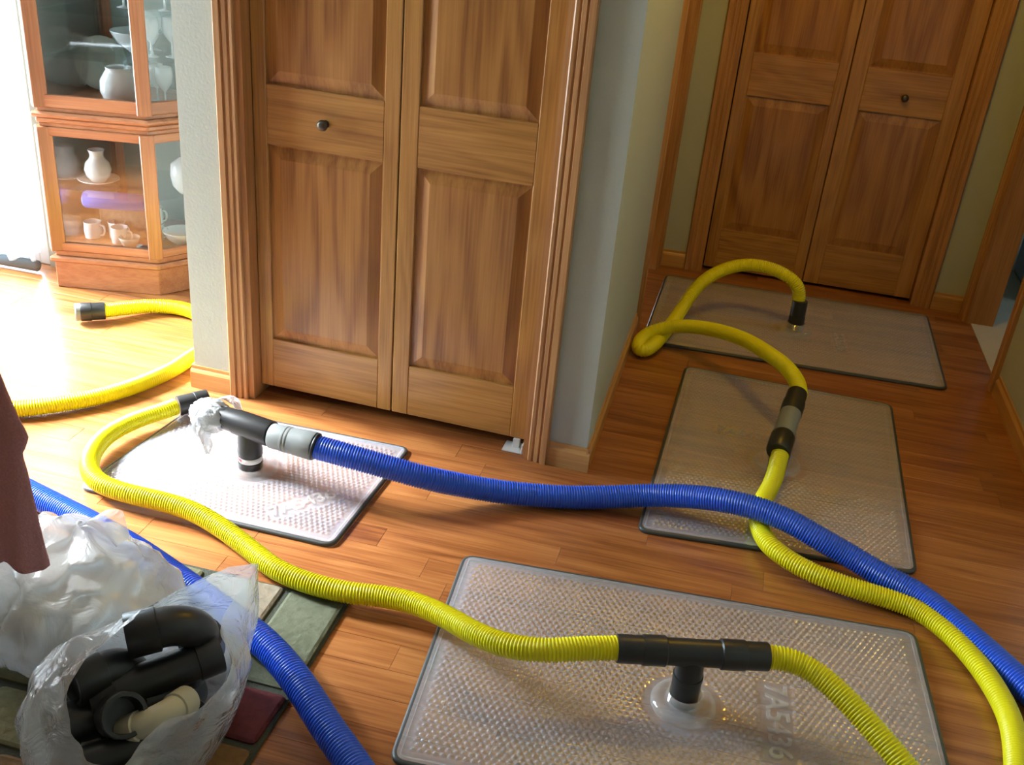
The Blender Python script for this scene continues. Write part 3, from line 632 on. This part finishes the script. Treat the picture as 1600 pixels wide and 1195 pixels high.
# ------------------------------------------------------------------ plastic bags
def ring_resample(pts, n):
    P = catmull(pts, 10, True); P.append(P[0]); R = arc_resample(P, 1e9) if False else None
    L = [0.0]
    for i in range(1, len(P)): L.append(L[-1] + (P[i]-P[i-1]).length)
    out = []; k = 0
    for i in range(n):
        s = L[-1]*i/n
        while L[k+1] < s: k += 1
        out.append(P[k].lerp(P[k+1], (s-L[k])/max(1e-9, L[k+1]-L[k])))
    return out
def loft(name, rings, n=96, sub=10, amp=.012, floor_z=.016, seed=0, close_bottom=True, closed_top=False):
    R = [ring_resample(r, n) for r in rings]; rows_ = []
    for i in range(n):
        rows_.append(catmull([r[i] for r in R], sub))
    m = len(rows_[0]); vs = []; fs = []
    C = sum((r for r in R[0]), Vector()) / n
    for k in range(m):
        ck = sum((rows_[i][k] for i in range(n)), Vector()) / n
        for i in range(n):
            p = rows_[i][k]; t = k/(m-1)
            d = (p - ck); d.z = 0
            if d.length > 1e-6: d.normalize()
            q = Vector((p.x*1.6, p.y*1.6, p.z*.7 + seed))
            a = amp * min(1, .25 + 2*t)
            off = a * (ridged(q, 7) - .55) + a*.5*noise.noise(q*19)
            p = p + d*off + Vector((0, 0, a*.4*noise.noise(q*11)))
            p.z = max(floor_z, p.z); vs.append(p)
    for k in range(m-1):
        for i in range(n): fs.append((k*n+i, k*n+(i+1) % n, (k+1)*n+(i+1) % n, (k+1)*n+i))
    if close_bottom: fs.append(tuple(range(n))[::-1])
    if closed_top: fs.append(tuple((m-1)*n+i for i in range(n)))
    return mesh(name, vs, fs, True)
base = [(-.84,1.455,.016),(-.93,1.42,.016),(-1.01,1.34,.016),(-1.06,1.22,.016),(-1.02,1.09,.016),(-.93,1.02,.016),(-.84,1.04,.016),(-.785,1.15,.016),(-.775,1.28,.016),(-.795,1.39,.016)]
mid = [(-.80,1.47,.16),(-.90,1.43,.16),(-1.02,1.34,.17),(-1.09,1.215,.19),(-1.04,1.08,.16),(-.92,1.01,.12),(-.83,1.03,.12),(-.752,1.15,.13),(-.730,1.28,.16),(-.765,1.40,.16)]
up = [(-.775,1.462,.27),(-.85,1.41,.28),(-.93,1.33,.28),(-1.02,1.22,.27),(-1.00,1.10,.24),(-.91,1.02,.20),(-.82,1.02,.18),(-.755,1.15,.20),(-.705,1.24,.24),(-.752,1.37,.27)]
rim = [(-.762,1.460,.345),(-.826,1.396,.350),(-.865,1.328,.345),(-.905,1.240,.335),(-.945,1.165,.310),(-.925,1.08,.27),(-.860,1.02,.23),(-.805,1.04,.22),(-.797,1.089,.23),(-.759,1.144,.25),(-.712,1.191,.27),(-.712,1.233,.29),(-.757,1.290,.31),(-.770,1.360,.33)]
bag = empty('plastic_bag', (-.92, 1.24, 0), label='open translucent plastic bag of black pipe fittings on the rug', cat='bag', group=None)
o = Vector(bag.location)
shift = lambda L_: [Vector(p) - o for p in L_]
me = loft('bag_film', [shift(base), shift(mid), shift(up), shift(rim)], amp=.016, seed=1.3)
link('bag_film', me, M['bag'], bag)
# the second bag
b2 = empty('plastic_bag', (-1.25, 1.50, 0), label='knotted milky white plastic bag behind the open bag of fittings', cat='bag'); o = Vector(b2.location)
def ell(cx, cy, rx, ry, z, n=12, rot=0.0): return [Vector((cx + rx*math.cos(2*PI*i/n + rot), cy + ry*math.sin(2*PI*i/n + rot), z)) for i in range(n)]
R2 = [ell(.01, -.01, .20, .15, .016), ell(.02, -.01, .24, .175, .06), ell(.02, .0, .235, .165, .12), ell(-.01, .01, .21, .13, .18), ell(-.01, .03, .13, .085, .225), ell(.01, .04, .06, .04, .25), ell(.02, .045, .012, .01, .262)]
link('bag_film', loft('bag_film', R2, n=90, sub=8, amp=.040, seed=4.1, closed_top=True), M['bag2'], b2)
link('bag_tail', strip('bag_tail', [(-.10, -.09, .15), (-.13, -.14, .135), (-.115, -.17, .095), (-.07, -.175, .05)], [.03, .07, .08, .05], (.9, -.3, .2)), M['bag2'], b2)
link('bag_tail', strip('bag_tail', [(.02, .04, .245), (.045, .05, .275), (.08, .05, .275), (.12, .04, .24)], [.03, .06, .08, .05], (.3, .8, .2)), M['bag2'], b2)
def pf(a, b):
    d = Vector((math.sin(b)*math.cos(a), math.sin(b)*math.sin(a), math.cos(b)))
    return Vector((.19*d.x, .11*d.y, .060*d.z)) * (1 + .08*noise.noise(d*3)) + Vector((0, 0, .079))
pk = link('packing_bundle', blob('packing_bundle', 28, 16, pf), M['olive'], None, loc=(-1.22, 1.48, 0), rz=.2, label='grey olive bundle inside the milky white bag', cat='bundle')

# fittings in the open bag
def fitting(loc, rot, lab, mat, sc=1.0, kind='tee'):
    root = empty('pipe_fitting', loc, label=lab, cat='pipe fitting', group='pipe fittings in the open bag')
    root.rotation_euler = rot
    def part(nm, a, d, L_, r0, r1):      # pipe length with open socket ends
        e = .045*sc
        me = stepped(nm, a, Vector(a) + Vector(d), [(.03*sc, r0*.80), (.0, r1*.80), (0, r1*.97), (.003, r1), (e, r1), (e + .001, r0), (L_ - e - .001, r0), (L_ - e, r1), (L_ - .003, r1), (L_, r1*.97), (L_, r1*.8), (L_ - .03*sc, r0*.8)], 24)
        auto_sharp(me, 30); return link(nm, me, mat, root)
    if kind == 'tee':
        part('body', (-.10*sc, 0, 0), (1, 0, 0), .20*sc, .0345*sc, .039*sc)
        me = stepped('branch', (0, 0, 0), (0, 0, 1), [(0, .02*sc), (.01*sc, .034*sc), (.055*sc, .034*sc), (.056*sc, .039*sc), (.098*sc, .039*sc), (.10*sc, .037*sc), (.10*sc, .031*sc), (.06*sc, .028*sc)], 24); auto_sharp(me, 30); link('branch', me, mat, root)
    elif kind == 'pipe':
        part('body', (-.12*sc, 0, 0), (1, 0, 0), .24*sc, .0345*sc, .038*sc)
    else:
        P = [Vector((.06*math.cos(t) - .06, 0, .06*math.sin(t)))*sc for t in [PI/2*k/10 for k in range(11)]]
        P = [P[0] - Vector((0, 0, .04*sc))] + P + [P[-1] - Vector((.04*sc, 0, 0))]
        me = sweep('body', P, [.034*sc]*len(P), 24); auto_sharp(me, 35); link('body', me, mat, root)
        for q, d in ((P[0], Vector((0, 0, 1))), (P[-1], Vector((1, 0, 0)))):
            me = stepped('collar', q - d*.012*sc, q + d, [(.02*sc, .028*sc), (0, .032*sc), (0, .038*sc), (.002, .039*sc), (.05*sc, .039*sc), (.052*sc, .034*sc)], 24); auto_sharp(me, 30); link('collar', me, mat, root)
    return root
fitting((-.835, 1.345, .235), (.35, -.10, .62), 'black elbow fitting on top at the upper end of the bag', M['black'], 1.1, 'elbow')
fitting((-.872, 1.250, .205), (-.3, -.08, .80), 'long black pipe lying along the middle of the open bag', M['black'], 1.0, 'pipe')
fitting((-.880, 1.245, .120), (1.3, .15, 1.3), 'black pipe tee under the long pipe at the right of the bag', M['black'], 1.0)
fitting((-.925, 1.175, .165), (.9, .15, .85), 'black pipe tee at the left side of the open bag', M['black'], 1.05)
fitting((-.875, 1.105, .155), (.5, -.05, .75), 'long black pipe near the lower end of the bag', M['black'], .85, 'pipe')
fitting((-.885, 1.080, .085), (1.2, .1, 1.5), 'black pipe tee low in the bag near the bottom edge', M['black'], 1.0)
fitting((-.960, 1.270, .085), (1.9, .2, .6), 'black pipe tee deep in the left of the bag', M['black'], 1.1)
fitting((-.870, 1.315, .080), (.2, .1, 2.2), 'black pipe tee at the bottom of the bag below the elbow', M['black'], 1.0)
fitting((-.935, 1.262, .160), (.2, .1, 1.05), 'black elbow fitting at the upper left rim of the open bag', M['black'], 1.1, 'elbow')
fitting((-.800, 1.190, .205), (1.2, -.6, .1), 'cream elbow fitting among the black ones in the open bag', M['cream'], .72, 'elbow')

# ------------------------------------------------------------------ hanging cloth over a chair back, left edge
ch = empty('dining_chair', (-1.83, 1.43, 0.015), label='dark wooden chair outside the left edge that carries the reddish brown cloth', cat='chair')
for sx in (-.2, .2):
    box('leg', (sx-.018, sx+.018, -.018, .018, 0, .88), M['chair'], ch, .004); box('leg', (sx-.018, sx+.018, .345, .381, 0, .44), M['chair'], ch, .004)
box('seat', (-.225, .225, -.016, .39, .44, .47), M['chair'], ch, .006)
for z in (.62, .72, .84): box('back_rail', (-.19, .19, -.012, .012, z, z + .045), M['chair'], ch, .004)
outl = [(.885, -1.30), (.80, -1.27), (.684, -1.239), (.646, -1.229), (.601, -1.215), (.576, -1.205), (.556, -1.200), (.540, -1.208), (.523, -1.220), (.500, -1.217), (.481, -1.214), (.415, -1.210), (.348, -1.206), (.294, -1.202), (.263, -1.198)]
hem = [(-1.198, .263), (-1.210, .251), (-1.221, .248), (-1.246, .242), (-1.262, .246), (-1.275, .251), (-1.293, .258), (-1.313, .244), (-1.35, .236), (-1.42, .25), (-1.50, .24), (-1.62, .255), (-1.86, .25)]
def interp(tab, x):
    tab = sorted(tab)
    for (a, fa), (b, fb) in zip(tab, tab[1:]):
        if a <= x <= b: return fa + (fb - fa)*(x - a)/(b - a)
    return tab[0][1] if x < tab[0][0] else tab[-1][1]
nu, nv = 70, 60; vs = []; fs = []
for j in range(nv + 1):
    v = j/nv
    if j == 0:
        for yb, zb_ in ((1.456, .70), (1.457, .78), (1.455, .86), (1.440, .896), (1.420, .899)):
            for i in range(nu + 1):
                x = -1.88 + (-1.30 + 1.88)*(i/nu)**.75; vs.append((x, yb + .002*math.sin(x*40), zb_ + .006*math.sin(x*17)*(zb_ < .72) + .004))
    for i in range(nu + 1):
        u = (i/nu)**.75
        zr = .885*(1-v) + .25*v; xr = interp(outl, zr); x = -1.88 + (xr + 1.88)*u
        zb = interp(hem, x if v > .9 else max(x, -1.86)); z = .885*(1-v) + zb*v
        fold = .018*math.sin(x*38 + v*2.2) + .012*math.sin(x*71 + v*5) + .010*noise.noise(Vector((x*9, z*7, 0)))
        y = 1.402 + (fold - .032)*min(1, v*2.5 + .12)*(1 - u**5) + .035*max(0, (.2 - abs(z - .54))/.2)*0
        vs.append((x, y, z))
for j in range(nv + 5):
    for i in range(nu):
        a = j*(nu+1)+i; fs.append((a, a+1, a+nu+2, a+nu+1))
me = mesh('draped_cloth', vs, fs, True); bm = bmesh.new(); bm.from_mesh(me); bmesh.ops.solidify(bm, geom=list(bm.faces), thickness=-.004); bm.to_mesh(me); bm.free()
tag(link('draped_cloth', me, M['jacket']), 'reddish brown cloth hanging with a wavy hem at the left edge', 'cloth')

# ------------------------------------------------------------------ white curtain and china cabinet (upper left)
cu = empty('curtain', (-2.98, 3.24, 0), label='bright white floor length curtain beside the china cabinet', cat='curtain')
vs = []; fs = []; n = 90; zz = [.045, .07, .2, .8, 1.5, 2.25]
for k, z in enumerate(zz):
    for i in range(n + 1):
        x = -.40 + .775*i/n; pinch = 1 - .05*k/5
        vs.append((x*pinch, .022*math.sin(i*.62 + .3*math.sin(k)) + .01*math.sin(i*.23), z))
for k in range(len(zz)-1):
    for i in range(n): a = k*(n+1)+i; fs.append((a, a+1, a+n+2, a+n+1))
me = mesh('panel', vs, fs, True); bm = bmesh.new(); bm.from_mesh(me); bmesh.ops.solidify(bm, geom=list(bm.faces), thickness=.003); bm.to_mesh(me); bm.free()
link('panel', me, M['curtain'], cu)
link('rod', stepped('rod', (-.41, 0, 2.27), (1, 0, 2.27), [(0, .001), (0, .012), (.80, .012), (.80, .001)], 14), M['frame_w'], cu)
link('hem_weight', stepped('hem_weight', (-.40, 0, .03), (1, 0, .03), [(0, .001), (0, .022), (.775, .022), (.775, .001)], 14), plain('hem_grey', (.16, .20, .24), .7), cu, label='blue grey weighted hem')

cab = empty('china_cabinet', (-2.30, 3.40, 0), label='tall glazed wooden china cabinet beside the bright curtain', cat='cabinet')
A0, B0, C0, D0, E0 = (-2.455, 3.160), (-2.072, 3.242), (-1.91, 3.50), (-1.93, 3.74), (-2.48, 3.66)
o = Vector((-2.30, 3.40, 0))
def off_poly(poly, d):
    n = len(poly); out = []
    for i in range(n):
        p = Vector(poly[i]); a = (p - Vector(poly[i-1])).normalized(); b = (Vector(poly[(i+1) % n]) - p).normalized()
        na, nb = Vector((a.y, -a.x)), Vector((b.y, -b.x)); m_ = (na + nb).normalized(); out.append(tuple(p + m_ * d / max(.4, m_.dot(na))))
    return out
poly = [(p[0]-o.x, p[1]-o.y) for p in (A0, B0, C0, D0, E0)]
link('plinth', prism('plinth', off_poly(poly, .004), 0.0, .105, .003), M['cherry_h'], cab)
link('base_molding', prism('base_molding', off_poly(poly, .016), .105, .128, .006), M['cherry_h'], cab)
link('base_board', prism('base_board', off_poly(poly, .000), .128, .150, .003), M['cherry_h'], cab)
link('middle_molding', prism('middle_molding', off_poly(poly, .018), .655, .675, .007), M['cherry_h'], cab)
link('middle_molding', prism('middle_molding', off_poly(poly, .008), .634, .655, .006), M['cherry_h'], cab)
link('middle_board', prism('middle_board', off_poly(poly, .000), .620, .634, .002), M['cherry_h'], cab)
link('upper_board', prism('upper_board', off_poly(poly, .000), .675, .690, .002), M['cherry_h'], cab)
link('crown', prism('crown', off_poly(poly, .03), 1.90, 1.98, .012), M['cherry_h'], cab)
link('top_board', prism('top_board', off_poly(poly, 0), 1.86, 1.90, .002), M['cherry_h'], cab)
for i in range(5):
    x, y = poly[i]; c = Vector((x, y)) * .955
    w = .026 if i in (0, 1, 2) else .02
    ang = math.atan2(poly[(i+1) % 5][1] - poly[i-1][1], poly[(i+1) % 5][0] - poly[i-1][0])
    for z0, z1 in ((.150, .620), (.690, 1.86)):
        p_ = link('post', boxes('post', [(-w, w, -w, w, z0, z1)], .003), M['cherry_v'], cab); p_.location = (c.x, c.y, 0); p_.rotation_euler = (0, 0, ang)
for i in (0, 1, 2):
    a, b = Vector(poly[i]), Vector(poly[(i+1) % 5]); mdl = (a + b)/2 * .97; L_ = (b - a).length * .9; ang = math.atan2((b-a).y, (b-a).x)
    for z0, z1, nm in ((.150, .182, 'glass_frame_rail'), (.588, .620, 'glass_frame_rail'), (.690, .735, 'glass_frame_rail'), (1.82, 1.86, 'glass_frame_rail')):
        p_ = link(nm, boxes(nm, [(-L_/2, L_/2, -.012, .012, z0, z1)], .003), M['cherry_h'], cab); p_.location = (mdl.x, mdl.y, 0); p_.rotation_euler = (0, 0, ang)
    for z0, z1 in ((.182, .588), (.735, 1.82)):
        p_ = link('glass_pane', boxes('glass_pane', [(-L_/2, L_/2, -.002, .002, z0, z1)]), M['cabglass'], cab); p_.location = (mdl.x, mdl.y, 0); p_.rotation_euler = (0, 0, ang)
for i in (3, 4):
    a, b = Vector(poly[i]), Vector(poly[(i+1) % 5]); mdl = (a + b)/2 * .95; L_ = (b - a).length * .9; ang = math.atan2((b-a).y, (b-a).x)
    p_ = link('back_panel', boxes('back_panel', [(-L_/2, L_/2, -.004, .004, .15, 1.86)]), M['cabback'] if i == 3 else M['cabglass'], cab); p_.location = (mdl.x, mdl.y, 0); p_.rotation_euler = (0, 0, ang)
SH = [.365, 1.02, 1.40]
for z in SH: link('glass_shelf', prism('glass_shelf', [(x*.86, y*.86) for x, y in poly], z - .006, z), M['shelfglass'], cab)
# dishes
def dish(name, prof, loc, mat, lab, cat, group=None, seg=28, sc=1.0):
    me = lathe(name, [(r*sc, z*sc) for r, z in prof], seg); bm = bmesh.new(); bm.from_mesh(me); bmesh.ops.solidify(bm, geom=list(bm.faces), thickness=.002); bm.to_mesh(me); bm.free()
    me.polygons.foreach_set('use_smooth', [True]*len(me.polygons))
    return link(name, me, mat, None, loc=loc, label=lab, cat=cat, group=group)
vase_p = [(.001, 0), (.024, 0), (.026, .004), (.040, .022), (.046, .045), (.040, .068), (.026, .084), (.022, .096), (.024, .110), (.028, .118)]
plate_p = [(.001, 0), (.04, 0), (.055, .004), (.075, .012), (.078, .014)]
mug_p = [(.001, 0), (.026, 0), (.030, .004), (.032, .03), (.030, .062), (.032, .066)]
gob_p = [(.001, 0), (.026, 0), (.026, .003), (.005, .008), (.004, .05), (.015, .062), (.030, .085), (.033, .115), (.029, .140)]
bowl_p = [(.001, 0), (.03, 0), (.034, .005), (.07, .035), (.09, .07), (.093, .075)]
dish('plate', plate_p, (-2.392, 3.385, SH[0]), M['china'], 'white plate beneath the white vase on the lower glass shelf', 'plate')
dish('vase', vase_p, (-2.392, 3.385, SH[0] + .003), M['china'], 'round white vase on a plate on the lower glass shelf', 'vase', sc=1.05)
for i, (x, y, z, mt, lb) in enumerate([(-2.285, 3.33, .150, 'china', 'white mug at the bottom of the cabinet in the middle'), (-2.33, 3.38, .150, 'china', 'white mug behind the middle mug at the bottom of the cabinet'), (-2.41, 3.34, .150, 'china', 'white mug at the bottom left of the cabinet'), (-2.19, 3.43, .150, 'china_g', 'pale green mug at the bottom rear of the cabinet'), (-2.19, 3.43, .218, 'china_g', 'pale green mug stacked on another in the cabinet')]):
    mg = empty('mug', (x, y, z), label=lb, cat='mug', group='mugs in the china cabinet')
    me = lathe('body', mug_p, 24); bm = bmesh.new(); bm.from_mesh(me); bmesh.ops.solidify(bm, geom=list(bm.faces), thickness=.002); bm.to_mesh(me); bm.free(); me.polygons.foreach_set('use_smooth', [True]*len(me.polygons))
    link('body', me, M[mt], mg)
    link('handle', sweep('handle', catmull([(.028, 0, .054), (.048, 0, .052), (.052, 0, .034), (.044, 0, .016), (.028, 0, .013)], 5), [.004]*21, 8), M[mt], mg)
cup = dish('teacup', [(.001, 0), (.018, 0), (.022, .004), (.034, .024), (.040, .044)], (-2.225, 3.30, .150), M['china_g'], 'pale green teacup at the bottom right of the cabinet', 'cup')
rl = link('cloth_roll', stepped('cloth_roll', (-2.41, 3.305, .316), (-2.175, 3.360, .318), [(0, .001), (0, .026), (.01, .033), (.12, .034), (.225, .033), (.235, .026), (.235, .001)], 20), M['bluecloth'], label='bright blue cloth roll under the lower glass shelf of the cabinet', cat='cloth')
bx = box('lace_box', (-2.42, -2.20, 3.40, 3.50, .151, .275), M['rug_beige'], None, .01, 2, label='tan box at the bottom of the cabinet under the blue roll', cat='box')
dish('pitcher', [(.001, 0), (.035, 0), (.058, .016), (.072, .05), (.070, .09), (.052, .12), (.044, .132), (.048, .142)], (-2.235, 3.345, .690), M['china'], 'big round white pitcher at the foot of the upper cabinet', 'pitcher', sc=.95)
dish('tureen', [(.001, 0), (.035, 0), (.04, .006), (.058, .03), (.064, .07), (.060, .11), (.03, .135), (.008, .142), (.010, .155), (.001, .158)], (-2.035, 3.43, SH[0]), M['china'], 'white lidded tureen on the lower shelf at the right end of the cabinet', 'tureen')
dish('bowl', bowl_p, (-2.075, 3.42, .151), M['china'], 'white bowl at the bottom right end of the cabinet', 'bowl', sc=.75)
for (x, y, z), lb in zip([(-2.20, 3.38, .690), (-2.15, 3.45, .690), (-2.10, 3.42, .690), (-2.06, 3.50, .690), (-2.22, 3.47, .690), (-2.16, 3.36, 1.02), (-2.10, 3.46, 1.02), (-2.24, 3.42, 1.02), (-2.19, 3.52, .865), (-2.13, 3.40, .865), (-2.07, 3.44, .865)],
        ['crystal goblet just right of the big white pitcher', 'crystal goblet second right of the pitcher', 'crystal goblet behind the corner post of the cabinet', 'crystal goblet farthest right in the upper cabinet', 'crystal goblet behind the big white pitcher', 'crystal goblet on the upper shelf by the post', 'crystal goblet at the right end of the upper shelf', 'crystal goblet in the middle of the upper shelf', 'crystal goblet behind the cut glass bowl', 'crystal goblet in front of the corner post beside the bowl', 'crystal goblet right of the corner post beside the bowl']):
    dish('goblet', gob_p, (x, y, z), M['crystal'], lb, 'glass', 'crystal goblets in the china cabinet', seg=14)
dish('bowl', bowl_p, (-2.22, 3.45, .865), M['crystal'], 'cut glass bowl above the goblets in the upper cabinet', 'bowl', seg=16)
for x, y, s in ((-2.42, 3.52, 1.0), (-2.33, 3.56, 1.1)):
    pl = dish('plate', [(.001, 0), (.06, 0), (.075, .004), (.10, .012)], (x, y, .79), M['china_g'], 'pale green plate standing upright at the left of the upper cabinet' if s == 1.0 else 'larger pale green plate standing upright behind the first', 'plate', sc=s)
    pl.rotation_euler = (math.radians(78), 0, .25)
link('glass_shelf', prism('glass_shelf', [(x*.86, y*.86) for x, y in poly], .858, .864), M['shelfglass'], cab)

# ------------------------------------------------------------------ things past the right doorway
gb = empty('storage_bin', (1.72, 5.0, 0.004), label='pale grey storage bin in the room past the right doorway', cat='bin')
box('body', (-.30, .30, -.25, .25, 0, .40), M['box_grey'], gb, .02, 2); box('lid', (-.32, .32, -.27, .27, .40, .45), M['box_grey'], gb, .012, 2)
cs = empty('suitcase', (1.74, 5.02, .454), label='dark case on top of the grey storage bin', cat='case')
box('body', (-.28, .28, -.2, .2, 0, .3), M['black'], cs, .03, 2); box('handle', (-.08, .08, -.015, .015, .3, .33), M['black'], cs, .006)
tag(link('power_cord', sweep('power_cord', catmull([(1.50, 4.60, .46), (1.44, 4.62, .38), (1.46, 4.58, .24), (1.52, 4.52, .12), (1.60, 4.45, .02), (1.75, 4.40, .012)], 8), [.005]*41, 8), M['black']), 'thin black cord hanging past the grey storage bin', 'cord')
# hall ceiling lamp (above the frame)
lamp = empty('ceiling_lamp', (.18, 3.10, 2.44), label='small round ceiling lamp above the hallway', cat='lamp')
link('lamp_base', lathe('lamp_base', [(.001, -.001), (.10, -.001), (.10, -.02), (.09, -.03), (.001, -.03)], 28), M['bronze'], lamp)
link('lamp_stem', lathe('lamp_stem', [(.02, -.03), (.02, -.09), (.001, -.10)], 16), M['bronze'], lamp)
# crumb of paper on the floor
tag(box('paper_scrap', (-1.372, -1.350, 1.838, 1.847, .0005, .006), M['label_w'], None, .001), 'tiny white scrap on the floor beside the blue hose', 'scrap')
